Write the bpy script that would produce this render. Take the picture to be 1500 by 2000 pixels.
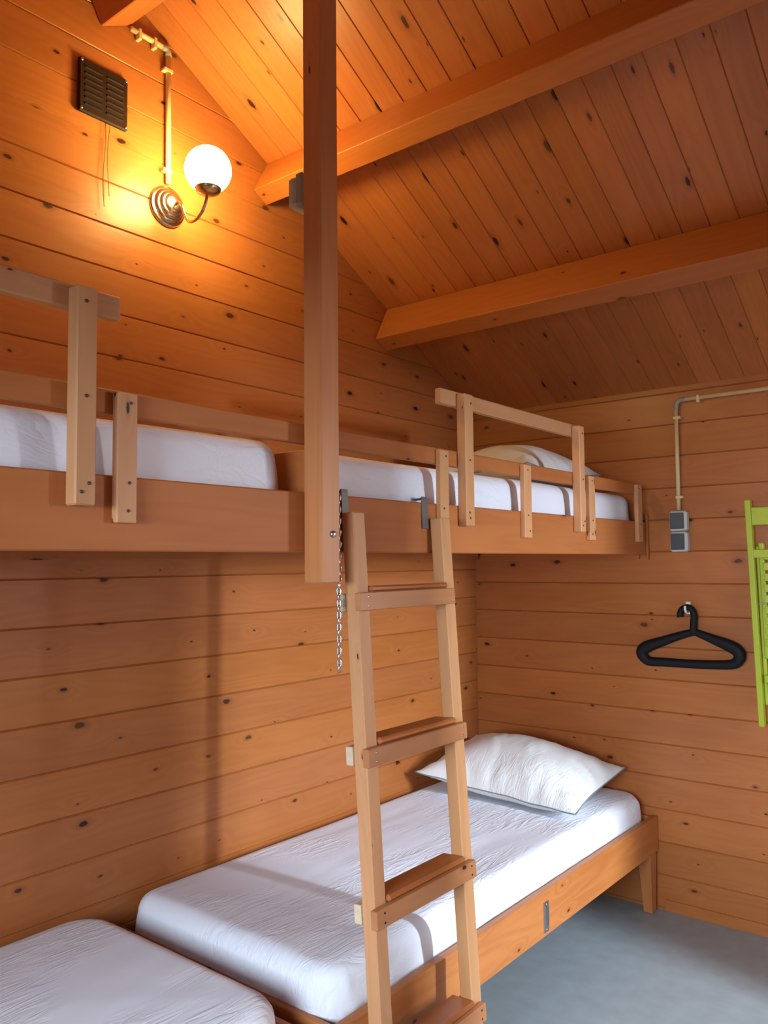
import bpy, math, random
from mathutils import Matrix, Vector, Euler, noise

# ---------------------------------------------------------------- clearing
for o in list(bpy.data.objects):
    bpy.data.objects.remove(o, do_unlink=True)
scene = bpy.context.scene
COL = scene.collection
random.seed(7)

# ---------------------------------------------------------------- camera
CAM = Vector((2.25544, -3.54302, 1.494))
YAW, PITCH, ROLL = math.radians(38.8514), math.radians(3.5756), math.radians(-0.5442)
FPX = 1594.48
cam_d = bpy.data.cameras.new('camera')
cam = bpy.data.objects.new('camera', cam_d)
COL.objects.link(cam)
_f = Vector((-math.sin(YAW)*math.cos(PITCH), math.cos(YAW)*math.cos(PITCH), math.sin(PITCH)))
_r = Vector((math.cos(YAW), math.sin(YAW), 0))
_u = _r.cross(_f)
_c, _s = math.cos(ROLL), math.sin(ROLL)
_R = _c*_r + _s*_u
_U = -_s*_r + _c*_u
cam.matrix_world = Matrix(((_R.x, _U.x, -_f.x, CAM.x), (_R.y, _U.y, -_f.y, CAM.y), (_R.z, _U.z, -_f.z, CAM.z), (0, 0, 0, 1)))
cam_d.sensor_fit = 'VERTICAL'
cam_d.sensor_height = 36.0
cam_d.lens = FPX/2000.0*36.0
cam_d.clip_start = 0.02
scene.camera = cam

# ---------------------------------------------------------------- light and exposure
vs = scene.view_settings
vs.view_transform = 'Standard'
vs.look = 'None'
vs.gamma = 1.0
vs.use_curve_mapping = False
vs.exposure = 0.0
world = bpy.data.worlds.new('sky')
scene.world = world
world.use_nodes = True
bg = world.node_tree.nodes['Background']
bg.inputs[0].default_value = (0.80, 0.90, 1.0, 1)
bg.inputs[1].default_value = 2.4


def area(name, loc, target, sx, sy, power, color):
    d = bpy.data.lights.new(name, 'AREA')
    d.shape = 'RECTANGLE'
    d.size, d.size_y = sx, sy
    d.energy = power
    d.color = color
    o = bpy.data.objects.new(name, d)
    COL.objects.link(o)
    o.location = loc
    v = Vector(target)-Vector(loc)
    o.rotation_euler = v.to_track_quat('-Z', 'Y').to_euler()
    return o


# bright strip of daylight that comes in through the open door opposite the bunks
area('door_daylight', (5.6, -1.41, 2.28), (0.0, -1.64, 0.75), 0.27, 1.9, 540, (0.74, 0.87, 1.0))
# daylight through the window in the wall behind the camera
area('window_daylight', (1.95, -6.2, 2.15), (1.1, 0.0, 0.9), 2.4, 1.8, 500, (0.72, 0.86, 1.0))
# daylight through the small window between the door and the right wall
area('side_window_daylight', (5.5, 1.70, 1.80), (0.9, -2.35, 1.65), 0.45, 0.9, 115, (0.97, 0.95, 0.95))
LAMP_STRENGTH = 110.0

# ---------------------------------------------------------------- constants of the room
SL = 0.5415                      # roof slope
EAVE = 2.25
RIDGE_Y = -2.125
ROOM_Y0 = -4.25
ROOM_X1 = 3.2
RIDGE_Z = EAVE - SL*RIDGE_Y


def roof_z(y):
    return EAVE + SL*min(-y, y-ROOM_Y0)


# ---------------------------------------------------------------- materials
def node_mat(name):
    m = bpy.data.materials.new(name)
    m.use_nodes = True
    nt = m.node_tree
    return m, nt, nt.nodes['Principled BSDF']


def N(nt, typ, **kw):
    n = nt.nodes.new(typ)
    for k, v in kw.items():
        setattr(n, k, v)
    return n


def math_n(nt, op, a, b=None, clamp=False):
    n = N(nt, 'ShaderNodeMath', operation=op)
    n.use_clamp = clamp
    for i, v in enumerate((a, b)):
        if v is None:
            continue
        if isinstance(v, (int, float)):
            n.inputs[i].default_value = v
        else:
            nt.links.new(v, n.inputs[i])
    return n.outputs[0]


def mix_col(nt, fac, a, b, blend='MIX'):
    n = N(nt, 'ShaderNodeMix', data_type='RGBA', blend_type=blend)
    for idx, v in ((0, fac), (6, a), (7, b)):
        if isinstance(v, (int, float)):
            n.inputs[idx].default_value = v
        elif isinstance(v, tuple):
            n.inputs[idx].default_value = (*v, 1) if len(v) == 3 else v
        else:
            nt.links.new(v, n.inputs[idx])
    return n.outputs[2]


def smooth(nt, x, lo, hi, a=0.0, b=1.0):
    n = N(nt, 'ShaderNodeMapRange', interpolation_type='SMOOTHSTEP')
    nt.links.new(x, n.inputs[0])
    for i, v in ((1, lo), (2, hi), (3, a), (4, b)):
        if isinstance(v, (int, float)):
            n.inputs[i].default_value = v
        else:
            nt.links.new(v, n.inputs[i])
    return n.outputs[0]


def wood(name, light, dark, rough=0.36, knots=0.55, knot_col=(0.020, 0.006, 0.003), tint=0.16, ring=0.35,
         ku=3.6, kv=7.2, spec=0.32, ksize=1.0):
    m, nt, bs = node_mat(name)
    uv = N(nt, 'ShaderNodeUVMap', uv_map='UVMap').outputs[0]
    rn = N(nt, 'ShaderNodeUVMap', uv_map='Rnd').outputs[0]
    sep = N(nt, 'ShaderNodeSeparateXYZ')
    nt.links.new(uv, sep.inputs[0])
    sr = N(nt, 'ShaderNodeSeparateXYZ')
    nt.links.new(rn, sr.inputs[0])
    U, V = sep.outputs[0], sep.outputs[1]
    r1, r2 = sr.outputs[0], sr.outputs[1]
    Uo = math_n(nt, 'ADD', U, math_n(nt, 'MULTIPLY', r1, 37.0))
    Vo = math_n(nt, 'ADD', V, math_n(nt, 'MULTIPLY', r2, 23.0))

    def vec(su, sv):
        c = N(nt, 'ShaderNodeCombineXYZ')
        nt.links.new(math_n(nt, 'MULTIPLY', Uo, su), c.inputs[0])
        nt.links.new(math_n(nt, 'MULTIPLY', Vo, sv), c.inputs[1])
        return c.outputs[0]
    # knots: one candidate per cell, most cells empty
    vo = N(nt, 'ShaderNodeTexVoronoi', voronoi_dimensions='2D', feature='F1')
    vo.inputs['Scale'].default_value = 1.0
    vo.inputs['Randomness'].default_value = 0.85
    nt.links.new(vec(ku, kv), vo.inputs['Vector'])
    dist = vo.outputs['Distance']
    cs = N(nt, 'ShaderNodeSeparateColor')
    nt.links.new(vo.outputs['Color'], cs.inputs[0])
    has = math_n(nt, 'LESS_THAN', cs.outputs[0], knots)
    wob = N(nt, 'ShaderNodeTexNoise', noise_dimensions='2D')
    wob.inputs['Scale'].default_value = 1.0
    nt.links.new(vec(60, 90), wob.inputs['Vector'])
    d2 = math_n(nt, 'ADD', dist, math_n(nt, 'MULTIPLY', math_n(nt, 'SUBTRACT', wob.outputs[0], 0.5), 0.05*ksize))
    size = math_n(nt, 'ADD', 0.018*ksize, math_n(nt, 'MULTIPLY', math_n(nt, 'POWER', cs.outputs[1], 2.2), 0.058*ksize))
    core = math_n(nt, 'MULTIPLY', smooth(nt, d2, math_n(nt, 'MULTIPLY', size, 0.75), math_n(nt, 'MULTIPLY', size, 1.15), 1.0, 0.0), has)
    halo = math_n(nt, 'MULTIPLY', smooth(nt, d2, size, math_n(nt, 'MULTIPLY', size, 2.6), 1.0, 0.0), has)
    swirl = math_n(nt, 'MULTIPLY', smooth(nt, dist, 0.0, 0.32, 1.0, 0.0), has)
    # growth rings
    n1 = N(nt, 'ShaderNodeTexNoise', noise_dimensions='2D')
    n1.inputs['Scale'].default_value = 1.0
    n1.inputs['Detail'].default_value = 1.5
    nt.links.new(vec(0.9, 9.0), n1.inputs['Vector'])
    ph = math_n(nt, 'ADD', math_n(nt, 'MULTIPLY', n1.outputs[0], 46.0), math_n(nt, 'MULTIPLY', swirl, 9.0))
    rings = math_n(nt, 'ADD', math_n(nt, 'MULTIPLY', math_n(nt, 'SINE', ph), 0.5), 0.5)
    n2 = N(nt, 'ShaderNodeTexNoise', noise_dimensions='2D')
    n2.inputs['Scale'].default_value = 1.0
    n2.inputs['Detail'].default_value = 4.0
    nt.links.new(vec(2.2, 85.0), n2.inputs['Vector'])
    n3 = N(nt, 'ShaderNodeTexNoise', noise_dimensions='2D')
    n3.inputs['Scale'].default_value = 1.0
    n3.inputs['Detail'].default_value = 2.0
    nt.links.new(vec(1.7, 5.0), n3.inputs['Vector'])
    f = math_n(nt, 'ADD', math_n(nt, 'MULTIPLY', rings, ring*0.55), math_n(nt, 'MULTIPLY', n2.outputs[0], ring*0.75))
    f = math_n(nt, 'ADD', f, math_n(nt, 'MULTIPLY', math_n(nt, 'SUBTRACT', n3.outputs[0], 0.5), 0.7), clamp=True)
    col = mix_col(nt, f, light, dark)
    hsv = N(nt, 'ShaderNodeHueSaturation')
    nt.links.new(col, hsv.inputs['Color'])
    nt.links.new(math_n(nt, 'ADD', 1.0-tint*0.5, math_n(nt, 'MULTIPLY', r1, tint)), hsv.inputs['Value'])
    nt.links.new(math_n(nt, 'ADD', 0.4985, math_n(nt, 'MULTIPLY', r2, 0.003)), hsv.inputs['Hue'])
    nt.links.new(math_n(nt, 'ADD', 0.988, math_n(nt, 'MULTIPLY', r2, 0.02)), hsv.inputs['Saturation'])
    col = mix_col(nt, math_n(nt, 'MULTIPLY', halo, 0.38), hsv.outputs[0], tuple(c*0.6 for c in dark))
    kk = math_n(nt, 'MULTIPLY', core, math_n(nt, 'ADD', 0.70, math_n(nt, 'MULTIPLY', cs.outputs[2], 0.30)))
    col = mix_col(nt, kk, col, knot_col)
    nt.links.new(col, bs.inputs['Base Color'])
    bs.inputs['Roughness'].default_value = rough
    bs.inputs['Specular IOR Level'].default_value = spec
    bp = N(nt, 'ShaderNodeBump')
    bp.inputs['Strength'].default_value = 0.12
    bp.inputs['Distance'].default_value = 0.002
    hgt = math_n(nt, 'SUBTRACT', n2.outputs[0], math_n(nt, 'MULTIPLY', swirl, 0.8))
    nt.links.new(hgt, bp.inputs['Height'])
    nt.links.new(bp.outputs[0], bs.inputs['Normal'])
    return m


def plain(name, col, rough=0.5, metal=0.0, spec=0.5, bump=0.0, bscale=80.0, var=0.0):
    m, nt, bs = node_mat(name)
    bs.inputs['Base Color'].default_value = (*col, 1)
    bs.inputs['Roughness'].default_value = rough
    bs.inputs['Metallic'].default_value = metal
    bs.inputs['Specular IOR Level'].default_value = spec
    tc = N(nt, 'ShaderNodeTexCoord')
    nz = N(nt, 'ShaderNodeTexNoise')
    nz.inputs['Scale'].default_value = bscale
    nz.inputs['Detail'].default_value = 3.0
    nt.links.new(tc.outputs['Object'], nz.inputs['Vector'])
    if var:
        c = mix_col(nt, nz.outputs[0], tuple(x*(1-var) for x in col), tuple(min(1, x*(1+var)) for x in col))
        nt.links.new(c, bs.inputs['Base Color'])
    if bump:
        bp = N(nt, 'ShaderNodeBump')
        bp.inputs['Strength'].default_value = bump
        bp.inputs['Distance'].default_value = 0.002
        nt.links.new(nz.outputs[0], bp.inputs['Height'])
        nt.links.new(bp.outputs[0], bs.inputs['Normal'])
    return m


def cloth(name, col, wrinkle=0.5):
    m, nt, bs = node_mat(name)
    bs.inputs['Base Color'].default_value = (*col, 1)
    bs.inputs['Roughness'].default_value = 0.92
    bs.inputs['Specular IOR Level'].default_value = 0.15
    tc = N(nt, 'ShaderNodeTexCoord')
    mp = N(nt, 'ShaderNodeMapping')
    mp.inputs['Scale'].default_value = (34, 6.0, 12)
    mp.inputs['Rotation'].default_value = (0, 0, 0.12)
    nt.links.new(tc.outputs['Object'], mp.inputs['Vector'])
    a = N(nt, 'ShaderNodeTexNoise')
    a.inputs['Scale'].default_value = 1.0
    a.inputs['Detail'].default_value = 3.0
    a.inputs['Distortion'].default_value = 1.2
    nt.links.new(mp.outputs[0], a.inputs['Vector'])
    b = N(nt, 'ShaderNodeTexNoise')
    b.inputs['Scale'].default_value = 3.0
    nt.links.new(tc.outputs['Object'], b.inputs['Vector'])
    patch = smooth(nt, b.outputs[0], 0.40, 0.62)
    fold = math_n(nt, 'ABSOLUTE', math_n(nt, 'SUBTRACT', a.outputs[0], 0.5))
    fold = math_n(nt, 'MULTIPLY', math_n(nt, 'POWER', fold, 0.7), patch)
    w = N(nt, 'ShaderNodeTexNoise')
    w.inputs['Scale'].default_value = 700
    nt.links.new(tc.outputs['Object'], w.inputs['Vector'])
    h = math_n(nt, 'ADD', fold, math_n(nt, 'MULTIPLY', w.outputs[0], 0.02))
    bp = N(nt, 'ShaderNodeBump')
    bp.inputs['Strength'].default_value = wrinkle
    bp.inputs['Distance'].default_value = 0.012
    nt.links.new(h, bp.inputs['Height'])
    nt.links.new(bp.outputs[0], bs.inputs['Normal'])
    return m


M_WALL = wood('pine_wall', (0.437, 0.148, 0.0406), (0.311, 0.086, 0.0185), rough=0.36, knots=0.75, ksize=0.85)
M_CEIL = wood('pine_ceiling', (0.470, 0.152, 0.0413), (0.320, 0.084, 0.0185), rough=0.38, ku=3.0, kv=8.5, knots=0.72, tint=0.22)
M_BEAM = wood('pine_beam', (0.463, 0.143, 0.0327), (0.348, 0.091, 0.0178), rough=0.42, knots=0.45)
M_BUNK = wood('pine_bunk_board', (0.445, 0.151, 0.0443), (0.336, 0.094, 0.0234), rough=0.55, knots=0.45, ku=2.6, kv=6, spec=0.22)
M_PALE = wood('pale_pine', (0.601, 0.301, 0.1374), (0.465, 0.202, 0.0785), rough=0.48, knots=0.5, ku=4.5, kv=13, tint=0.2, ksize=0.9)
M_WHITEWOOD = wood('bleached_pine', (0.66, 0.52, 0.36), (0.52, 0.36, 0.22), rough=0.6, knots=0.1)
M_POST = wood('post_pine', (0.524, 0.215, 0.0805), (0.396, 0.136, 0.0434), rough=0.42, knots=0.4, ku=4, kv=12)
M_BED = wood('bed_pine', (0.481, 0.174, 0.0526), (0.320, 0.092, 0.0226), rough=0.42, knots=0.4, ring=0.5)
M_STRIP = wood('strip_pine', (0.47, 0.20, 0.085), (0.35, 0.13, 0.048), rough=0.42, knots=0.4, ku=6, kv=12)
M_TREAD = wood('tread_pine', (0.420, 0.135, 0.0378), (0.286, 0.076, 0.0173), rough=0.34, knots=0.3, ku=6, kv=12)
M_SHEET = cloth('white_sheet', (0.78, 0.81, 0.89), 0.5)
M_PILLOW = cloth('pillow_cotton', (0.72, 0.72, 0.71), 0.4)
M_PIPING = plain('grey_piping', (0.20, 0.23, 0.24), 0.8)
M_FLOOR = plain('grey_linoleum', (0.265, 0.305, 0.322), 0.27, spec=0.4, bump=0.05, bscale=14, var=0.16)
M_BROWN = plain('brown_plastic', (0.020, 0.007, 0.005), 0.6, spec=0.25)
M_DARK = plain('dark_slot', (0.008, 0.004, 0.003), 0.8)
M_CREAM = plain('cream_pipe', (0.66, 0.50, 0.26), 0.45)
M_GREYP = plain('grey_plastic', (0.30, 0.27, 0.20), 0.5)
M_GREYD = plain('dark_grey_plastic', (0.055, 0.065, 0.075), 0.45)
M_STEEL = plain('steel', (0.52, 0.52, 0.52), 0.34, metal=1.0, bump=0.05)
M_STRAP = plain('dull_steel', (0.16, 0.16, 0.155), 0.55, metal=0.5)
M_SCREW = plain('dark_screw', (0.09, 0.06, 0.04), 0.5, metal=0.6)
M_NICKEL = plain('brushed_nickel', (0.60, 0.50, 0.40), 0.22, metal=1.0)
M_BLACK = plain('black_plastic', (0.008, 0.0085, 0.011), 0.6, spec=0.2)
M_WHITE = plain('white_plastic', (0.8, 0.8, 0.78), 0.4)
M_GREEN = plain('lime_paint', (0.42, 0.50, 0.018), 0.42, bump=0.08, bscale=60, var=0.06)
M_CORD = plain('dark_cord', (0.10, 0.045, 0.015), 0.8)
M_LAMP, _nt, _bs = node_mat('lit_opal_glass')
_bs.inputs['Base Color'].default_value = (0.9, 0.85, 0.75, 1)
_bs.inputs['Emission Color'].default_value = (1.0, 0.74, 0.26, 1)
_bs.inputs['Emission Strength'].default_value = LAMP_STRENGTH
_bs.inputs['Roughness'].default_value = 0.2


# ---------------------------------------------------------------- mesh builder
class MB:
    def __init__(self):
        self.v, self.f, self.uv, self.rn = [], [], [], []

    def face(self, pts, uvs=None, rnd=None):
        i = len(self.v)
        self.v += [tuple(p) for p in pts]
        self.f.append(tuple(range(i, i+len(pts))))
        self.uv.append(uvs or [(0, 0)]*len(pts))
        self.rn.append(rnd or (0.5, 0.5))

    def idx(self, vs, fs):
        i = len(self.v)
        self.v += [tuple(p) for p in vs]
        for f in fs:
            self.f.append(tuple(i+k for k in f))
            self.uv.append([(vs[k][1], vs[k][2]) for k in f])
            self.rn.append((0.5, 0.5))

    def box(self, lo, hi, c=0.002, grain=None, mat=None, taper=None):
        """chamfered box with wood grain along its longest axis"""
        lo, hi = Vector(lo), Vector(hi)
        d = hi-lo
        if grain is None:
            grain = max(range(3), key=lambda k: d[k])
        c = min(c, min(d)*0.3)
        rnd = (random.random(), random.random())
        T = mat or Matrix.Identity(4)

        def P(sx, sy, sz, ax):
            p = [hi[k] if s > 0 else lo[k] for k, s in enumerate((sx, sy, sz))]
            for k, s in enumerate((sx, sy, sz)):
                if k != ax:
                    p[k] -= s*c
            p = Vector(p)
            if taper:
                p = taper(p)
            return p

        def uvof(p, ax):
            o = [k for k in range(3) if k != grain]
            if ax == grain:
                return (p[o[0]], p[o[1]])
            v = [k for k in o if k != ax][0]
            return (p[grain], p[v]+0.37*ax)

        def add(pts, ax):
            cen = (lo+hi)/2
            q = [Vector(p) for p in pts]
            n = (q[1]-q[0]).cross(q[2]-q[0])
            m = sum(q, Vector())/len(q)
            if n.dot(m-cen) < 0:
                q.reverse()
            self.face([T @ p for p in q], [uvof(p, ax) for p in q], rnd)
        for ax in range(3):
            o = [k for k in range(3) if k != ax]
            for s in (-1, 1):
                pts = []
                for a, b in ((-1, -1), (1, -1), (1, 1), (-1, 1)):
                    g = [0, 0, 0]
                    g[ax], g[o[0]], g[o[1]] = s, a, b
                    pts.append(P(*g, ax))
                add(pts, ax)
            for a in (-1, 1):
                for b in (-1, 1):
                    pts = []
                    for s, fa in ((-1, o[0]), (1, o[0]), (1, o[1]), (-1, o[1])):
                        g = [0, 0, 0]
                        g[ax], g[o[0]], g[o[1]] = s, a, b
                        pts.append(P(*g, fa))
                    add(pts, o[0])
        for sx in (-1, 1):
            for sy in (-1, 1):
                for sz in (-1, 1):
                    add([P(sx, sy, sz, k) for k in range(3)], 0)
        return self

    def tube(self, pts, r, seg=10, closed=False, squash=None):
        """tube along a polyline; r number or list"""
        pts = [Vector(p) for p in pts]
        n = len(pts)
        rr = r if isinstance(r, (list, tuple)) else [r]*n
        vs, fs = [], []
        prev = None
        for i, p in enumerate(pts):
            if closed:
                t = pts[(i+1) % n]-pts[i-1]
            else:
                t = pts[min(i+1, n-1)]-pts[max(i-1, 0)]
            t.normalize()
            if prev is None:
                a = Vector((0, 0, 1)) if abs(t.z) < 0.9 else Vector((1, 0, 0))
                x = t.cross(a).normalized()
            else:
                x = (prev-t*prev.dot(t)).normalized()
            prev = x
            y = t.cross(x)
            for k in range(seg):
                an = 2*math.pi*k/seg
                o = (x*math.cos(an)+y*math.sin(an))*rr[i]
                if squash:
                    o = Vector((o.x*squash[0], o.y*squash[1], o.z*squash[2]))
                vs.append(p+o)
        m = n if closed else n-1
        for i in range(m):
            j = (i+1) % n
            for k in range(seg):
                k2 = (k+1) % seg
                fs.append((i*seg+k, i*seg+k2, j*seg+k2, j*seg+k))
        if not closed:
            fs.append(tuple(reversed(range(seg))))
            fs.append(tuple((n-1)*seg+k for k in range(seg)))
        self.idx(vs, fs)
        return self

    def lathe(self, prof, seg=32, mat=None):
        """profile [(r, h)] turned about local z"""
        T = mat or Matrix.Identity(4)
        vs, fs = [], []
        for r, h in prof:
            for k in range(seg):
                a = 2*math.pi*k/seg
                vs.append(T @ Vector((r*math.cos(a), r*math.sin(a), h)))
        for i in range(len(prof)-1):
            for k in range(seg):
                k2 = (k+1) % seg
                fs.append((i*seg+k, i*seg+k2, (i+1)*seg+k2, (i+1)*seg+k))
        fs.append(tuple(reversed(range(seg))))
        fs.append(tuple((len(prof)-1)*seg+k for k in range(seg)))
        self.idx(vs, fs)
        return self

    def prism(self, outline, n0, n1, mat=None):
        """outline [(a, b)] in local xy, extruded n0..n1 in local z"""
        T = mat or Matrix.Identity(4)
        n = len(outline)
        vs = [T @ Vector((a, b, n0)) for a, b in outline]+[T @ Vector((a, b, n1)) for a, b in outline]
        fs = [tuple(reversed(range(n))), tuple(range(n, 2*n))]
        for i in range(n):
            j = (i+1) % n
            fs.append((i, j, n+j, n+i))
        self.idx(vs, fs)
        return self

    def build(self, name, mat, parent=None, smooth_=False, at=None, sharp=0):
        me = bpy.data.meshes.new(name)
        vs = self.v
        if at is not None:
            vs = [(x-at[0], y-at[1], z-at[2]) for x, y, z in vs]
        me.from_pydata(vs, [], self.f)
        u1 = me.uv_layers.new(name='UVMap')
        u2 = me.uv_layers.new(name='Rnd')
        k = 0
        for fi, f in enumerate(self.f):
            for j in range(len(f)):
                u1.data[k].uv = self.uv[fi][j]
                u2.data[k].uv = self.rn[fi]
                k += 1
        me.materials.append(mat)
        if smooth_:
            for p in me.polygons:
                p.use_smooth = True
            if sharp:
                me.set_sharp_from_angle(angle=math.radians(sharp))
        me.update()
        o = bpy.data.objects.new(name, me)
        COL.objects.link(o)
        if at is not None and parent is None:
            o.location = at
        if parent is not None:
            o.parent = parent
            o.location = (0, 0, 0)
        return o


def thing(name, label, cat, loc, group=None, rot=None):
    o = bpy.data.objects.new(name, None)
    COL.objects.link(o)
    o.empty_display_size = 0.05
    o.location = loc
    if rot:
        o.rotation_euler = rot
    o['label'], o['category'] = label, cat
    if group:
        o['group'] = group
    return o


def tag(o, label, cat, group=None):
    o['label'], o['category'] = label, cat
    if group:
        o['group'] = group
    return o


def struct(o):
    o['kind'] = 'structure'
    return o


def wbox(name, lo, hi, mat, root, c=0.002, grain=None, taper=None, label=None):
    """a wooden part given in world coordinates, child of root (root unrotated)"""
    L = root.location
    mb = MB().box(Vector(lo)-L, Vector(hi)-L, c, grain, taper=taper)
    o = mb.build(name, mat, root)
    if label:
        o['label'] = label
    return o


AXX = Matrix.Rotation(math.pi/2, 4, 'Y')        # local z -> world +x
AXY = Matrix.Rotation(math.pi/2, 4, 'X')        # local z -> world -y


def screw(root, p, axis='x', r=0.0042, mat=None):
    """small pan-head screw, p is the world point on the surface (root unrotated)"""
    T = Matrix.Translation(Vector(p)-root.location) @ (AXX if axis == 'x' else AXY)
    return MB().lathe([(r, 0), (r*0.95, r*0.35), (r*0.5, r*0.6), (r*0.1, r*0.5)], 10, T).build('screw', mat or M_STEEL, root, True)


# ---------------------------------------------------------------- setting: walls, roof, floor
G = 0.0036                                        # groove chamfer


def plank_wall(name, joints, span_fn, to3, mat, depth=0.005, skin=()):
    """boards between successive joints; span_fn(z)->(a0, a1) along the wall; to3(a, z, d)->xyz"""
    mb = MB()
    for z0, z1 in zip(joints[:-1], joints[1:]):
        rnd = (random.random(), random.random())
        zs = [(z0, depth), (z0+G, 0.0), (z1-G, 0.0), (z1, depth)]
        for (za, da), (zb, db) in zip(zs[:-1], zs[1:]):
            a0, a1 = span_fn(za)
            b0, b1 = span_fn(zb)
            if a1-a0 < 0.01 and b1-b0 < 0.01:
                continue
            nseg = 6
            for s in range(nseg):
                t0, t1 = s/nseg, (s+1)/nseg
                q = [(a0+(a1-a0)*t0, za, da), (a0+(a1-a0)*t1, za, da), (b0+(b1-b0)*t1, zb, db), (b0+(b1-b0)*t0, zb, db)]
                mb.face([to3(*p) for p in q], [(p[0], p[1]-z0) for p in q], rnd)
    for lo, hi in skin:
        mb.box(lo, hi, 0.001)
    return struct(mb.build(name, mat))


P_ = 0.1392
zl = [1.457+P_*k for k in range(-11, 15)]
zl = [z for z in zl if z > -0.1]


def gable(z):
    e = max(0.0, (z-EAVE-0.02)/SL)
    return (ROOM_Y0+e, -e) if ROOM_Y0+e < -e else (RIDGE_Y, RIDGE_Y)


plank_wall('wall_left', zl, gable, lambda a, z, d: (-d, a, z), M_WALL,
           skin=[((-0.06, ROOM_Y0-0.1, -0.06), (-0.008, 0.06, 3.6))])
zr = [0.1475+0.1385*k for k in range(-2, 16)]+[2.40]
plank_wall('wall_right', zr, lambda z: (-0.006, ROOM_X1), lambda a, z, d: (a, d, z), M_WALL,
           skin=[((-0.06, 0.008, -0.06), (ROOM_X1+0.08, 0.06, 2.30))])


# wall with the door (opposite the bunks) and wall with the window (behind the camera)
def solid_wall(name, rects, mat):
    mb = MB()
    for lo, hi in rects:
        mb.box(lo, hi, 0.001, grain=None)
    return struct(mb.build(name, mat))


DY0, DY1, DH = -1.535, -0.86, 1.86
solid_wall('wall_front', [((ROOM_X1, ROOM_Y0, 0), (ROOM_X1+0.07, DY0, 3.45)), ((ROOM_X1, DY1, 0), (ROOM_X1+0.07, -0.60, 3.45)), ((ROOM_X1, -0.03, 0), (ROOM_X1+0.07, 0.07, 3.45)),
                          ((ROOM_X1, -0.60, 0), (ROOM_X1+0.07, -0.03, 0.98)), ((ROOM_X1, -0.60, 1.95), (ROOM_X1+0.07, -0.03, 3.45)),
                          ((ROOM_X1, DY0, DH), (ROOM_X1+0.07, DY1, 3.45))], M_WALL)
WX0, WX1, WZ0, WZ1 = 1.05, 2.55, 0.98, 1.76
solid_wall('wall_back', [((0, ROOM_Y0-0.07, 0), (WX0, ROOM_Y0, 2.3)), ((WX1, ROOM_Y0-0.07, 0), (ROOM_X1, ROOM_Y0, 2.3)),
                         ((WX0, ROOM_Y0-0.07, 0), (WX1, ROOM_Y0, WZ0)), ((WX0, ROOM_Y0-0.07, WZ1), (WX1, ROOM_Y0, 2.3))], M_WALL)


def ceiling():
    mb = MB()
    pitch = 0.0947
    for side in (0, 1):
        k = -1
        while k*pitch < ROOM_X1+0.2:
            x0, x1 = 0.001+k*pitch, 0.001+(k+1)*pitch
            rnd = (random.random(), random.random())
            xs = [(x0, 0.004), (x0+0.0027, 0.0), (x1-0.0027, 0.0), (x1, 0.004)]
            for (xa, da), (xb, db) in zip(xs[:-1], xs[1:]):
                for s in range(4):
                    t0, t1 = s/4, (s+1)/4
                    ya = [0.06+(RIDGE_Y-0.06)*t for t in (t0, t1)]
                    pts = []
                    for x, y, d in ((xa, ya[0], da), (xb, ya[0], db), (xb, ya[1], db), (xa, ya[1], da)):
                        z = EAVE-SL*y+d*1.13
                        yy = y if side == 0 else 2*RIDGE_Y-y
                        pts.append((x, yy, z))
                    uvs = [(y*1.137, x-x0) for x, y in ((xa, ya[0]), (xb, ya[0]), (xb, ya[1]), (xa, ya[1]))]
                    if side == 0:
                        pts.reverse()
                        uvs.reverse()
                    mb.face(pts, uvs, rnd)
            k += 1
    # weather skin above the boards so that no light comes through the joints
    for y0, y1 in ((0.25, RIDGE_Y), (RIDGE_Y, 2*RIDGE_Y-0.25)):
        za, zb = (EAVE-SL*y if y >= RIDGE_Y else EAVE-SL*(2*RIDGE_Y-y) for y in (y0, y1))
        mb.face([(-0.2, y0, za+0.03), (ROOM_X1+0.2, y0, za+0.03), (ROOM_X1+0.2, y1, zb+0.03), (-0.2, y1, zb+0.03)])
    return struct(mb.build('ceiling', M_CEIL))


ceiling()
fl = MB().box((-0.05, ROOM_Y0-0.1, -0.06), (ROOM_X1+0.1, 0.05, 0.0), 0.001)
struct(fl.build('floor', M_FLOOR))
# ground outside the door
gr = MB().box((ROOM_X1+0.1, -9, -0.25), (14, 7, -0.15), 0.001)
struct(gr.build('ground', plain('pale_paving', (0.42, 0.42, 0.40), 0.9, var=0.1, bscale=6)))
bb = MB().box((0.93, -0.008, 0.0), (ROOM_X1, 0.0, 0.047), 0.001)
struct(bb.build('baseboard_right', M_WALL))

# ---------------------------------------------------------------- roof beams
TH = math.atan(SL)


def purlin(y, z, h, w, sgn, name, label, mat=M_BEAM):
    """(y, z): upper corner of the face turned to the camera, at the left wall; square to the roof"""
    root = thing(name, label, 'beam', (0.0, y, z), 'roof beams')
    ca, sa = math.cos(TH), math.sin(TH)*sgn
    # local axes in the y-z plane: n points down and away from the roof, t along the slope towards the eave
    M = Matrix(((1, 0, 0, 0), (0, ca, sa, 0), (0, -sa, ca, 0), (0, 0, 0, 1)))
    MB().box((0.002, 0.0, -h), (ROOM_X1-0.002, w, 0.0), 0.003, grain=0, mat=M).build('timber', mat, root)
    return root


purlin(-1.4435, roof_z(-1.4435)-0.002, 0.146, 0.078, 1, 'roof_purlin', 'thick pine roof beam passing behind the hanging post, nearest the lit lamp')
purlin(-0.714, roof_z(-0.714)-0.002, 0.172, 0.085, 1, 'roof_purlin', 'pine roof beam across the lower part of the right roof slope, nearest the eave')
# ridge beam: lies square to the far slope, its upper edge in the ridge
rb = purlin(-2.128-0.115*math.cos(TH), RIDGE_Z-0.004-0.115*math.sin(TH), 0.155, 0.118, -1, 'ridge_beam', 'pine ridge beam at the top left, end in the gable above the vent')

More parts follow.
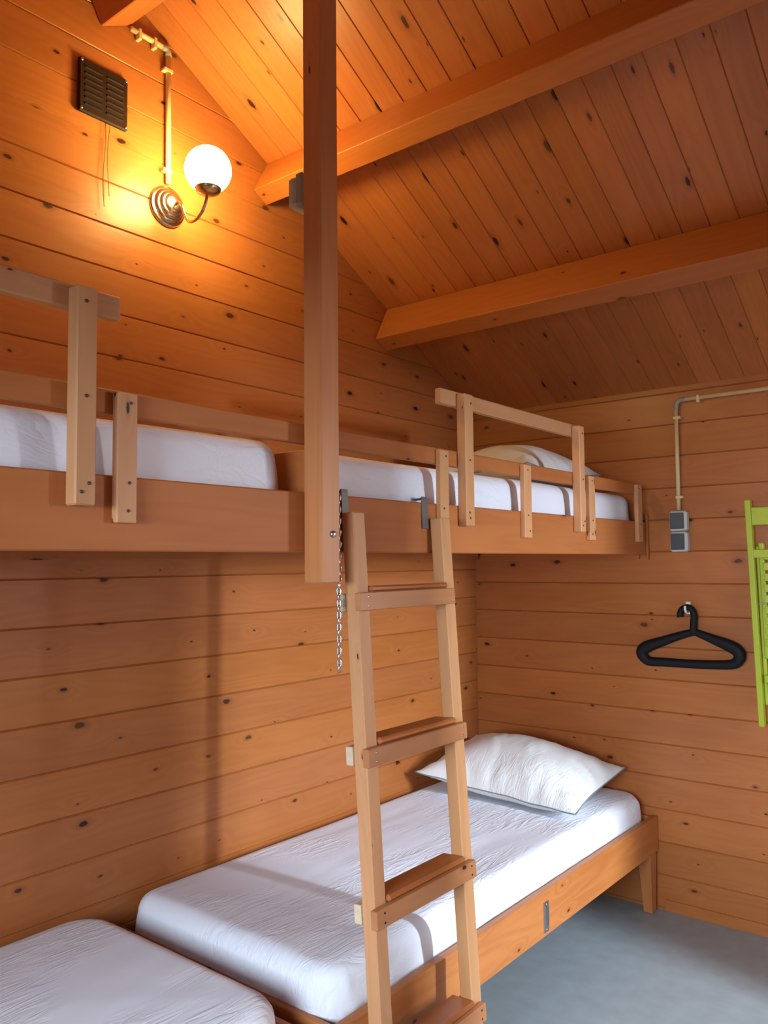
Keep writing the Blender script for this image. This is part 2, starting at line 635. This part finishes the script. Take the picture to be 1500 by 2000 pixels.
# ---------------------------------------------------------------- hanging post and its switch
post = thing('hanging_post', 'tall square pine post hanging from the ridge down to the front of the upper bunk', 'post', (0.926, -2.128, 1.445))
wbox('timber', (0.8965, -2.160, 1.447), (0.956, -2.096, 3.222), M_POST, post, 0.004)
T = Matrix.Translation(Vector((0.956, -2.123, 1.563))-post.location) @ AXX
bolt = MB().lathe([(0.0085, 0), (0.0085, 0.002), (0.0075, 0.0045), (0.0045, 0.0065), (0.001, 0.007)], 20, T).build('bolt_head', M_STEEL, post, True)
bolt['label'] = 'round steel bolt head'

sw = thing('switch_box', 'grey surface-mounted light switch on the back of the hanging post near the upper roof beam', 'light switch', (0.8955, -2.125, 2.408))
MB().box((-0.026, -0.036, -0.042), (0.0, 0.036, 0.042), 0.006).build('back_box', M_GREYP, sw)
mb = MB().box((-0.056, -0.033, -0.039), (-0.0265, 0.033, 0.039), 0.012)
mb.build('rocker_cover', plain('pale_grey_plastic', (0.52, 0.48, 0.34), 0.55), sw)

# ---------------------------------------------------------------- upper bunk
XB = 0.895
bunk = thing('upper_bunk', 'long pine upper bunk with front board and low guard rail along the left wall', 'bunk bed', (0.45, -2.1, 1.52))
wbox('front_board', (XB-0.028, ROOM_Y0+0.03, 1.521), (XB, -0.006, 1.664), M_BUNK, bunk, 0.003)
wbox('guard_rail', (XB-0.020, ROOM_Y0+0.03, 1.780), (XB, -0.090, 1.828), M_BUNK, bunk, 0.003)
for y0, y1 in ((-4.16, -4.11), (-3.72, -3.67), (-3.20, -3.155), (-2.672, -2.628), (-1.615, -1.572), (-1.125, -1.076), (-0.620, -0.570), (-0.141, -0.093)):
    u = wbox('guard_upright', (XB+0.0005, y0, 1.574), (XB+0.0185, y1, 1.821), M_PALE, bunk, 0.002)
    for z in (1.597, 1.650, 1.803):
        screw(bunk, (XB+0.0187, (y0+y1)/2+random.uniform(-.008, .008), z), 'x', 0.0032, M_SCREW)
wbox('bunk_deck', (0.01, ROOM_Y0+0.03, 1.551), (XB-0.030, -0.025, 1.569), M_BUNK, bunk)
wbox('wall_ledger', (0.003, ROOM_Y0+0.03, 1.512), (0.035, -0.03, 1.549), M_BUNK, bunk)
wbox('end_ledger', (0.04, -0.022, 1.500), (0.862, -0.002, 1.549), M_BUNK, bunk)
wbox('end_cleat', (XB+0.0005, -0.020, 1.498), (XB+0.010, -0.002, 1.700), M_BUNK, bunk)
wbox('divider_board', (0.008, -2.124, 1.571), (XB-0.032, -2.102, 1.772), M_BUNK, bunk)


def tall_guard(y_rail0, y_rail1, ups, label):
    root = thing('safety_rail', label, 'safety rail', (XB, (y_rail0+y_rail1)/2, 1.602), 'tall safety rails on the upper bunk')
    wbox('top_rail', (XB-0.024, y_rail0, 1.964), (XB, y_rail1, 2.010), M_PALE, root, 0.003)
    for y0, y1 in ups:
        wbox('upright', (XB+0.0005, y0, 1.602), (XB+0.033, y1, 2.001), M_PALE, root, 0.003)
        for z in (1.626, 1.642, 1.80, 1.973):
            screw(root, (XB+0.0335, (y0+y1)/2+random.uniform(-.009, .009), z), 'x', 0.0034, M_SCREW)
    return root


tall_guard(-1.580, -0.686, ((-1.502, -1.457), (-0.728, -0.686)), 'pale pine safety rail raised beside the pillow at the far end of the upper bunk')
tall_guard(-3.62, -2.655, ((-3.53, -3.488), (-2.766, -2.724)), 'pale pine safety rail at the left edge, raised above the near upper mattress')


# ---------------------------------------------------------------- mattresses
def mattress(name, lo, hi, rtop, rplan, seed, label, group, bulge=0.004):
    lo, hi = Vector(lo), Vector(hi)
    cx, cy = (lo.x+hi.x)/2, (lo.y+hi.y)/2
    hx, hy, H = (hi.x-lo.x)/2, (hi.y-lo.y)/2, hi.z-lo.z

    def perim(ins, n_per=0.022):
        pts = []
        r = max(rplan-ins, 0.004)
        ax, ay = hx-ins-r, hy-ins-r
        ax, ay = max(ax, 0.001), max(ay, 0.001)
        nx, ny, nc = 34, 84, 9
        for (sx, sy, a0) in ((1, -1, -90), (1, 1, 0), (-1, 1, 90), (-1, -1, 180)):
            for k in range(nc):
                a = math.radians(a0+90*k/nc)
                pts.append((sx*ax+r*math.cos(a), sy*ay+r*math.sin(a)))
            # straight run to the next corner
            a = math.radians(a0+90)
            nxt = {(1, -1): (1, 1), (1, 1): (-1, 1), (-1, 1): (-1, -1), (-1, -1): (1, -1)}[(sx, sy)]
            p0 = (sx*ax+r*math.cos(a), sy*ay+r*math.sin(a))
            p1 = (nxt[0]*ax+r*math.cos(a), nxt[1]*ay+r*math.sin(a))
            nn = ny if sx == nxt[0] else nx
            for k in range(nn):
                t = k/nn
                pts.append((p0[0]+(p1[0]-p0[0])*t, p0[1]+(p1[1]-p0[1])*t))
        return pts
    prof = [(0.02, 0.0), (0.006, 0.004)]
    hs = H-rtop
    for k in range(7):
        t = k/6
        prof.append((0.004-0.006*math.sin(math.pi*t)+0.002*t, 0.01+(hs-0.01)*t))
    for k in range(1, 8):
        a = math.pi/2*k/7
        prof.append((0.006+rtop*(1-math.cos(a)), hs+rtop*math.sin(a)))
    n = 26
    for k in range(1, n+1):
        prof.append((0.006+rtop+(hx-rtop-0.012)*k/n, H))
    vs, fs = [], []
    m = len(perim(0))
    for ri, (ins, z) in enumerate(prof):
        for (x, y) in perim(ins):
            v = Vector((x, y, z))
            top = max(0.0, min(1.0, (ins-0.006)/rtop))
            q = Vector((x*3.0+seed*7.3, y*1.3, z*3))
            crown = 0.006*(1-(x/hx)**2)
            dz = top*(0.006*noise.noise(q)+crown)
            q2 = Vector((x*16+seed*3, y*3.2, seed))
            dz += top*0.0022*noise.noise(q2)
            side = 1-top
            out = side*0.006*noise.noise(Vector((x*3, y*3, z*6+seed)))
            # gathers of the fitted sheet at the corners and down the sides
            cd = max(0.0, 1-min(abs(abs(x)-hx), 0.25)/0.25)*max(0.0, 1-min(abs(abs(y)-hy), 0.25)/0.25)
            ang = math.atan2(y-math.copysign(hy-0.2, y), x-math.copysign(hx-0.2, x))
            out += side*cd*0.0035*math.sin(ang*38+seed+z*9)
            out += side*0.0015*math.sin(y*47+noise.noise(Vector((y*4, z*8, seed)))*5)
            nx_ = Vector((x/hx, y/hy, 0))
            if abs(nx_.x) > abs(nx_.y):
                v.x += math.copysign(out, x)
            else:
                v.y += math.copysign(out, y)
            v.z += dz
            vs.append(v)
    for i in range(len(prof)-1):
        for k in range(m):
            k2 = (k+1) % m
            fs.append((i*m+k, i*m+k2, (i+1)*m+k2, (i+1)*m+k))
    fs.append(tuple(reversed(range(m))))
    # close the middle slit
    last = (len(prof)-1)*m
    fs.append(tuple(last+k for k in range(m)))
    mb = MB()
    mb.idx(vs, fs)
    o = mb.build(name, M_SHEET, smooth_=True)
    o.location = (cx, cy, lo.z)
    tag(o, label, 'mattress', group)
    return o


GM = 'mattresses in white fitted sheets'
mattress('mattress', (0.012, -2.042, 0.302), (0.866, -0.022, 0.488), 0.048, 0.085, 1.0, 'white-sheeted mattress of the far lower bed, under the pillow and behind the ladder', GM)
mattress('mattress', (0.012, -4.19, 0.302), (0.866, -2.150, 0.488), 0.048, 0.12, 2.0, 'white-sheeted mattress of the near lower bed in the bottom left corner', GM)
mattress('mattress', (0.030, -2.072, 1.571), (0.858, -0.052, 1.782), 0.045, 0.07, 3.0, 'white-sheeted mattress on the far half of the upper bunk', GM)
mattress('mattress', (0.030, -4.19, 1.571), (0.858, -2.170, 1.786), 0.045, 0.07, 4.0, 'white-sheeted mattress on the near half of the upper bunk, left of the post', GM)


# ---------------------------------------------------------------- pillows
def pillow(loc, a, b, Tt, rot, tilt, seed, label, base):
    root = thing('pillow', label, 'pillow', loc, rot=(tilt[0], tilt[1], rot))
    nu, nv = 56, 44

    def outline(u, v):
        x = a*u*(1-0.085*(1-v*v))
        y = b*v*(1-0.085*(1-u*u))
        return x, y

    def th(u, v):
        fu, fv = max(0, 1-abs(u)**2.3), max(0, 1-abs(v)**2.3)
        return (fu**0.62)*(fv**0.62)
    grids = []
    vs, fs = [], []
    for sgn in (1, -1):
        base_i = len(vs)
        for i in range(nu+1):
            for j in range(nv+1):
                u, v = -1+2*i/nu, -1+2*j/nv
                x, y = outline(u, v)
                t = th(u, v)
                edge = math.exp(-((1-max(abs(u), abs(v)))/0.22)**2)
                if sgn > 0:
                    z = Tt*t
                    z += 0.016*noise.noise(Vector((x*6+seed, y*6, 1)))*t
                    ang = x*58 if abs(v) > abs(u) else y*58
                    z += 0.006*math.sin(ang+3*noise.noise(Vector((x*9, y*9, seed))))*edge*min(1, t*3)
                    z += 0.007*abs(noise.noise(Vector((x*17+y*7+seed, y*5, 2))))*t
                else:
                    z = -0.52*Tt*t
                # the rim waves a little, corners lift
                z += 0.010*noise.noise(Vector((x*7+seed, y*7, 5)))*(1-t)
                z += 0.016*(u*u*v*v)
                vs.append(Vector((x, y, z)))
        for i in range(nu):
            for j in range(nv):
                p = base_i+i*(nv+1)+j
                q = (p, p+nv+1, p+nv+2, p+1)
                fs.append(q if sgn > 0 else tuple(reversed(q)))
    mb = MB()
    mb.idx(vs, fs)
    mb.build('pillow_case', M_PILLOW, root, True)
    rim = []
    for i in range(nu+1):
        rim.append(i*(nv+1)+0)
    for j in range(1, nv+1):
        rim.append(nu*(nv+1)+j)
    for i in range(nu-1, -1, -1):
        rim.append(i*(nv+1)+nv)
    for j in range(nv-1, 0, -1):
        rim.append(j)
    pip = MB().tube([vs[k] for k in rim], 0.0027, 6, closed=True).build('piping', M_PIPING, root, True)
    pip['label'] = 'thin grey piping around the seam'
    return root


pillow((0.435, -0.355, 0.572), 0.375, 0.262, 0.145, math.radians(2), (math.radians(7.5), math.radians(4.3), 0), 1.7,
       'white pillow with thin grey piping on the far lower bed', 0.49)
pillow((0.52, -0.495, 1.853), 0.315, 0.25, 0.130, math.radians(88), (math.radians(0), math.radians(0), 0), 5.1,
       'white pillow on the upper bunk, showing above the guard rail', 1.785)


# ---------------------------------------------------------------- lower beds
def bed(y0, y1, label, plate=None):
    root = thing('bed_frame', label, 'bed', (0.45, (y0+y1)/2, 0.0), 'low pine bed frames along the left wall')
    wbox('side_rail', (0.880, y0, 0.248), (0.908, y1, 0.394), M_BED, root, 0.003)
    wbox('side_rail', (0.004, y0, 0.248), (0.010, y1, 0.394), M_BED, root, 0.001)
    for a in (y0, y1-0.024):
        wbox('end_rail', (0.012, a+0.001, 0.248), (0.878, a+0.023, 0.390), M_BED, root, 0.003)
    wbox('slat_base', (0.014, y0+0.026, 0.278), (0.876, y1-0.026, 0.298), M_BED, root)
    zt = 0.2475
    for x0, x1 in ((0.846, 0.903), (0.014, 0.070)):
        for a in (y1-0.088, y0+0.018):
            wy = 0.070

            def tp(p, x0=x0, x1=x1, a=a):
                t = 1-max(0, min(1, p.z/zt))
                q = p.copy()
                q.x += (0.014*t if q.x+root.location.x < (x0+x1)/2 else -0.004*t)
                q.y += (0.016*t if q.y+root.location.y < a+0.035 else -0.006*t)
                return q
            wbox('leg', (x0, a, 0.0015), (x1, a+wy, zt), M_BED, root, 0.002, taper=tp)
    if plate:
        ya, yb, za, zb = plate
        L = root.location
        p = MB()
        x0, x1 = 0.9083-L.x, 0.9108-L.x
        yc, zc = (ya+yb)/2-L.y, (za+zb)/2-L.z
        w, h = (yb-ya)/2, (zb-za)/2
        # plate with a raised rim round a dark slot
        p.box((x0, yc-w, zc-h), (x1, yc+w, zc+h), 0.0008)
        for s in (-1, 1):
            p.box((x1, yc+s*w*0.66-0.0018, zc-h*0.72), (x1+0.003, yc+s*w*0.66+0.0018, zc+h*0.72), 0.0006)
        f = p.build('bed_bracket', M_STEEL, root)
        f['label'] = 'upright steel bracket plate on the side rail'
        q = MB().box((x1, yc-w*0.32, zc-h*0.62), (x1+0.0012, yc+w*0.32, zc+h*0.62), 0.0004)
        q.build('slot', M_GREYD, f)
        for s in (-1, 1):
            TT = Matrix.Translation((x1, yc, zc+s*h*0.82)) @ AXX
            MB().lathe([(0.004, 0), (0.0038, 0.0015), (0.001, 0.0022)], 10, TT).build('screw', M_NICKEL, f, True)
    return root


bed(-2.066, -0.004, 'low pine bed frame under the pillow, steel bracket on its side rail', plate=(-1.045, -1.013, 0.262, 0.361))
bed(-4.235, -2.100, 'low pine bed frame in the bottom left corner, mostly hidden by its mattress')

# ---------------------------------------------------------------- ladder
KL = 0.0619
LX0 = 0.9488+KL*1.5
LY = -1.823
lad = thing('bunk_ladder', 'pine ladder with wide treads leaning against the upper bunk', 'ladder', (LX0, LY, 0.0), rot=(0, -math.atan(KL), 0))
yl = -2.0334-LY
for y0 in (yl, yl+0.3767):
    MB().box((-0.0394, y0, 0.003), (0.0, y0+0.0451, 1.624), 0.003).build('side_rail', M_PALE, lad)
for zc, fy0, fy1 in ((1.403, -2.046, -1.640), (1.034, -2.048, -1.625), (0.667, -2.050, -1.625), (0.298, -2.052, -1.622)):
    fy0, fy1 = fy0-LY, fy1-LY
    st = MB().box((0.0005, fy0, zc-0.022), (0.020, fy1, zc+0.022), 0.002).build('front_strip', M_STRIP, lad)
    MB().box((-0.062, yl-0.004, zc-0.023), (-0.040, yl+0.3767+0.047, zc+0.022), 0.002).build('back_strip', M_WHITEWOOD, lad)
    mb = MB().box((-0.064, yl+0.0460, zc+0.0228), (0.010, yl+0.3760, zc+0.038), 0.005)
    mb.build('tread', M_TREAD, lad)
    for yy in (fy0+0.030, fy1-0.022):
        for dz in (-0.011, 0.011):
            TT = Matrix.Translation((0.0202, yy, zc+dz)) @ AXX
            MB().lathe([(0.0028, -0.001), (0.0028, 0.0005), (0.001, 0.001)], 8, TT).build('nail', M_DARK if zc < 0.9 else M_NICKEL, st, True)
# steel straps that hook the ladder over the bunk board
for y0 in (yl+0.006, yl+0.3767-0.030):
    mb = MB()
    mb.box((-0.0445, y0, 1.595), (-0.0405, y0+0.026, 1.686), 0.0008)
    mb.box((-0.076, y0, 1.6795), (-0.0405, y0+0.026, 1.683), 0.0008)
    h = mb.build('hook_strap', M_STRAP, lad)
    h['label'] = 'steel hook strap over the board edge'

# ---------------------------------------------------------------- chain
def chain(top, n, pitch, label):
    root = thing('chain', label, 'chain', top)
    for k in range(n):
        pts = []
        hl, hw = pitch*0.48, pitch*0.32
        for s in range(14):
            a = 2*math.pi*s/14
            x = hw*math.cos(a)
            z = hl*math.sin(a)+math.copysign(pitch*0.16, math.sin(a))
            ang = 0.5+(math.pi/2 if k % 2 else 0)
            pts.append((x*math.cos(ang), x*math.sin(ang), -pitch*(k+0.5)+z))
        MB().tube(pts, 0.0023, 6, closed=True).build('chain_link', M_STEEL, root, True)
    return root


chain((0.9215, -2.064, 1.662), 30, 0.0143, 'steel link chain hanging down beside the ladder, below the post')

# ---------------------------------------------------------------- wall lamp
lamp = thing('wall_lamp', 'lit wall lamp with white glass globe on a curved nickel arm', 'wall lamp', (0.001, -1.900, 2.704))
prof = [(0.070, 0.0), (0.070, 0.004), (0.067, 0.009), (0.060, 0.012), (0.059, 0.012), (0.0585, 0.017), (0.055, 0.021), (0.048, 0.024),
        (0.047, 0.024), (0.0465, 0.029), (0.043, 0.033), (0.036, 0.036), (0.035, 0.036), (0.034, 0.040), (0.028, 0.045), (0.016, 0.048), (0.006, 0.049), (0.001, 0.049)]
MB().lathe(prof, 48, AXX).build('base_plate', M_NICKEL, lamp, True, sharp=28)


def catmull(P, n=8):
    P = [Vector(p) for p in P]
    P = [P[0]*2-P[1]]+P+[P[-1]*2-P[-2]]
    out = []
    for i in range(1, len(P)-2):
        for k in range(n):
            t = k/n
            a, b, c, d = P[i-1], P[i], P[i+1], P[i+2]
            out.append(0.5*((2*b)+(c-a)*t+(2*a-5*b+4*c-d)*t*t+(3*b-a-3*c+d)*t**3))
    out.append(P[-2])
    return out


z0 = 2.704
arm = catmull([(0.036, 0, -0.012), (0.055, 0, -0.002), (0.078, 0, -0.012), (0.095, 0, -0.050), (0.118, 0, -0.082), (0.150, 0, -0.088),
               (0.183, 0, -0.072), (0.205, 0, -0.040), (0.214, 0, -0.006)])
MB().tube(arm, 0.0052, 10).build('arm', M_NICKEL, lamp, True)
GC = Vector((0.216, 0, 0.060))
TT = Matrix.Translation(GC)
MB().lathe([(0.006, -0.086), (0.020, -0.083), (0.036, -0.074), (0.0425, -0.064), (0.0435, -0.058), (0.0415, -0.058), (0.034, -0.068), (0.010, -0.078)], 32, TT).build('globe_holder', M_NICKEL, lamp, True)
prof = []
for k in range(25):
    a = math.radians(-62+ (152*k/24))
    prof.append((max(0.0005, 0.0745*math.cos(a)), 0.0745*math.sin(a)))
gl = MB().lathe(prof, 40, TT).build('glass_globe', M_LAMP, lamp, True)
gl['label'] = 'glowing white glass globe'

# ---------------------------------------------------------------- conduits
def clip(root, p, axis):
    L = root.location
    p = Vector(p)-L
    if axis == 'left_v':
        MB().box((p.x-0.012, p.y-0.024, p.z-0.006), (p.x+0.011, p.y+0.012, p.z+0.006), 0.002).build('pipe_clip', M_CREAM, root)
    elif axis == 'left_h':
        MB().box((p.x-0.012, p.y-0.006, p.z-0.026), (p.x+0.011, p.y+0.006, p.z+0.012), 0.002).build('pipe_clip', M_CREAM, root)
    elif axis == 'right_v':
        MB().box((p.x-0.011, p.y-0.010, p.z-0.006), (p.x+0.020, p.y+0.013, p.z+0.006), 0.002).build('pipe_clip', M_CREAM, root)
    else:
        MB().box((p.x-0.006, p.y-0.010, p.z-0.020), (p.x+0.006, p.y+0.013, p.z+0.011), 0.002).build('pipe_clip', M_CREAM, root)


cl = thing('cable_pipe', 'cream cable pipe running up from the wall lamp towards the ridge', 'cable pipe', (0.014, -1.905, 2.78))
L = cl.location
MB().tube([Vector((0.014, -1.905, 2.779))-L, Vector((0.014, -1.908, 3.226))-L], 0.0092, 12).build('pipe', M_CREAM, cl, True)
MB().tube([Vector((0.014, -1.930, 3.246))-L, Vector((0.014, -2.055, 3.246))-L], 0.0092, 12).build('pipe', M_CREAM, cl, True)
MB().tube([Vector(p)-L for p in ((0.014, -1.908, 3.222), (0.014, -1.908, 3.234), (0.014, -1.912, 3.243), (0.014, -1.920, 3.246), (0.014, -1.934, 3.246))], 0.0105, 12).build('elbow', M_GREYP, cl, True)
for z in (2.82, 3.17):
    clip(cl, (0.014, -1.906, z), 'left_v')
for y in (-1.965, -2.025):
    clip(cl, (0.014, y, 3.246), 'left_h')

cr = thing('cable_pipe', 'cream cable pipe down the right wall to the double switch', 'cable pipe', (1.043, -0.014, 1.708))
L = cr.location
MB().tube([Vector((1.043, -0.014, 1.709))-L, Vector((1.045, -0.014, 2.150))-L], 0.0088, 12).build('pipe', M_CREAM, cr, True)
MB().tube([Vector((1.082, -0.014, 2.186))-L, Vector((3.05, -0.014, 2.186))-L], 0.0088, 12).build('pipe', M_CREAM, cr, True)
MB().tube([Vector(p)-L for p in ((1.045, -0.014, 2.146), (1.046, -0.014, 2.164), (1.052, -0.014, 2.178), (1.064, -0.014, 2.186), (1.084, -0.014, 2.186))], 0.0102, 12).build('elbow', M_GREYP, cr, True)
for z in (1.765, 2.11):
    clip(cr, (1.044, -0.014, z), 'right_v')
for x in (1.14, 1.62, 2.4):
    clip(cr, (x, -0.014, 2.186), 'right_h')

# ---------------------------------------------------------------- double switch on the right wall
sd = thing('double_switch', 'grey double light switch on the right wall below the cream pipe', 'light switch', (1.046, -0.001, 1.617))
for zc in (0.045, -0.044):
    MB().box((-0.037, -0.040, zc-0.0425), (0.037, 0.0, zc+0.0425), 0.007).build('switch_body', plain('light_grey_plastic', (0.56, 0.56, 0.54), 0.5), sd)
    MB().box((-0.0315, -0.0475, zc-0.0345), (0.0265, -0.0395, zc+0.0345), 0.004).build('rocker', M_GREYD, sd)

# ---------------------------------------------------------------- vent grille with cords
vent = thing('vent_grille', 'square dark brown vent grille with two cords high on the left wall', 'vent', (0.001, -2.150, 2.980))
w = 0.086
MB().box((0, -w, -w), (0.015, w, w), 0.004).build('cover_plate', M_BROWN, vent)
for col_ in ((-w+0.018, -0.008), (0.008, w-0.018)):
    for k in range(7):
        zc = -w+0.026+k*0.0195
        T = Matrix.Translation((0.0165, 0, zc+0.003)) @ Matrix.Rotation(math.radians(-28), 4, 'Y')
        MB().box((-0.0035, col_[0], -0.0045), (0.0010, col_[1], 0.0045), 0.0005, mat=T).build('louvre', M_BROWN, vent)
        MB().box((0.0151, col_[0], zc-0.005), (0.0154, col_[1], zc-0.0015), 0.0001).build('slot', M_DARK, vent)
for sy in (-1, 1):
    for sz in (-1, 1):
        TT = Matrix.Translation((0.0152, sy*(w-0.008), sz*(w-0.009))) @ AXX
        MB().lathe([(0.0048, 0), (0.0044, 0.002), (0.001, 0.003)], 12, TT).build('screw', M_STEEL, vent, True)
for y0, zz in ((0.006, -0.365), (0.020, -0.325)):
    pts = [(0.010, y0+0.004*math.sin(k*0.5+y0*90), -w-(zz*-1-w)*k/12+0.004) for k in range(13)]
    MB().tube(pts, 0.0011, 6).build('pull_cord', M_CORD, vent, True)

# ---------------------------------------------------------------- hook and coat hanger
hk = thing('wall_hook', 'small white hook on the right wall holding the black hanger', 'hook', (1.066, -0.001, 1.295))
MB().box((-0.010, -0.004, -0.030), (0.010, 0.0, 0.022), 0.002).build('hook_plate', M_WHITE, hk)
MB().tube([(0, -0.004, -0.020), (0, -0.020, -0.022), (0, -0.036, -0.018), (0, -0.043, -0.006), (0, -0.044, 0.006)], 0.005, 10).build('hook_prong', M_WHITE, hk, True)

hg = thing('coat_hanger', 'black plastic coat hanger hanging on the right wall', 'coat hanger', (1.075, -0.030, 1.19))
L = Vector((1.075, -0.030, 1.19))
pts_c = [(1.092, 1.190), (1.03, 1.172), (0.96, 1.146), (0.90, 1.123), (0.872, 1.105), (0.868, 1.086), (0.882, 1.066), (0.905, 1.056),
         (0.97, 1.057), (1.08, 1.057), (1.19, 1.061), (1.245, 1.067), (1.266, 1.080), (1.276, 1.103), (1.266, 1.124), (1.235, 1.142), (1.17, 1.166), (1.12, 1.184)]
rr_c = [0.012, 0.014, 0.017, 0.0205, 0.021, 0.020, 0.018, 0.0165, 0.0155, 0.015, 0.0155, 0.0165, 0.018, 0.020, 0.021, 0.0205, 0.016, 0.013]
ring_p, ring_r = [], []
n = len(pts_c)
for i in range(n):
    a, b, c_, d = (Vector((*pts_c[(i+k) % n], rr_c[(i+k) % n])) for k in (-1, 0, 1, 2))
    for k in range(5):
        t = k/5
        q = 0.5*((2*b)+(c_-a)*t+(2*a-5*b+4*c_-d)*t*t+(3*b-a-3*c_+d)*t**3)
        ring_p.append(Vector((q.x, -0.030, q.y))-L)
        ring_r.append(q.z*1.22)
MB().tube(ring_p, ring_r, 12, closed=True, squash=(1, 0.75, 1)).build('hanger_body', M_BLACK, hg, True)
hookp = catmull([(1.093, 0, 1.185), (1.095, 0, 1.225), (1.098, 0, 1.258), (1.092, 0, 1.282), (1.072, 0, 1.295), (1.050, 0, 1.286), (1.040, 0, 1.266), (1.041, 0, 1.252)], 6)
hookr = [0.0158-0.0025*min(1, k/20) for k in range(len(hookp))]
MB().tube([Vector((p.x, -0.030, p.z))-L for p in hookp], hookr, 10).build('hanger_hook', M_BLACK, hg, True)

# ---------------------------------------------------------------- folded chair on the right wall
ch = thing('folding_chair', 'lime green wooden folding chair hung folded on the right wall', 'chair', (1.55, -0.003, 0.83))
L = Vector((1.55, -0.003, 0.83))


def cbar(name, x0, z0, x1, z1, wx, y0, y1, parent=ch, mat=M_GREEN):
    a, b = Vector((x0, 0, z0)), Vector((x1, 0, z1))
    d = b-a
    ang = math.atan2(d.x, d.z)
    T = Matrix.Translation(Vector((x0, 0, z0))-Vector((L.x, 0, L.z))) @ Matrix.Rotation(ang, 4, 'Y')
    return MB().box((-wx/2, y0-L.y, 0), (wx/2, y1-L.y, d.length), 0.003, mat=T).build(name, mat, parent)


cbar('back_leg', 1.333, 1.735, 1.357, 0.832, 0.022, -0.062, -0.030)
cbar('back_leg', 1.787, 1.735, 1.763, 0.832, 0.022, -0.062, -0.030)
for za, zb in ((1.632, 1.704), (1.50, 1.535)):
    MB().box((1.345-L.x, -0.055-L.y, za-L.z), (1.775-L.x, -0.039-L.y, zb-L.z), 0.003).build('back_slat' if za > 1.6 else 'back_rail', M_GREEN, ch)
cbar('seat_rail', 1.373, 1.560, 1.382, 1.10, 0.018, -0.036, -0.008)
cbar('seat_rail', 1.747, 1.560, 1.738, 1.10, 0.018, -0.036, -0.008)
for k in range(9):
    za = 1.524-k*0.043
    MB().box((1.384-L.x, -0.0490-L.y, za-0.031-L.z), (1.736-L.x, -0.0370-L.y, za-L.z), 0.002).build('seat_slat', M_GREEN, ch)
cbar('front_leg', 1.3585, 1.548, 1.372, 0.915, 0.013, -0.030, -0.006)
cbar('front_leg', 1.7615, 1.548, 1.748, 0.915, 0.013, -0.030, -0.006)
MB().box((1.372-L.x, -0.052-L.y, 1.005-L.z), (1.748-L.x, -0.033-L.y, 1.037-L.z), 0.003).build('leg_crossbar', M_GREEN, ch)
MB().box((1.380-L.x, -0.030-L.y, 0.925-L.z), (1.740-L.x, -0.012-L.y, 0.990-L.z), 0.003).build('leg_crossbar', M_GREEN, ch)
for x in (1.366, 1.754):
    MB().tube([(x-0.022-L.x, -0.046-L.y, 1.318-L.z), (x+0.022-L.x, -0.046-L.y, 1.318-L.z)], 0.003, 8).build('pivot_pin', M_STEEL, ch, True)
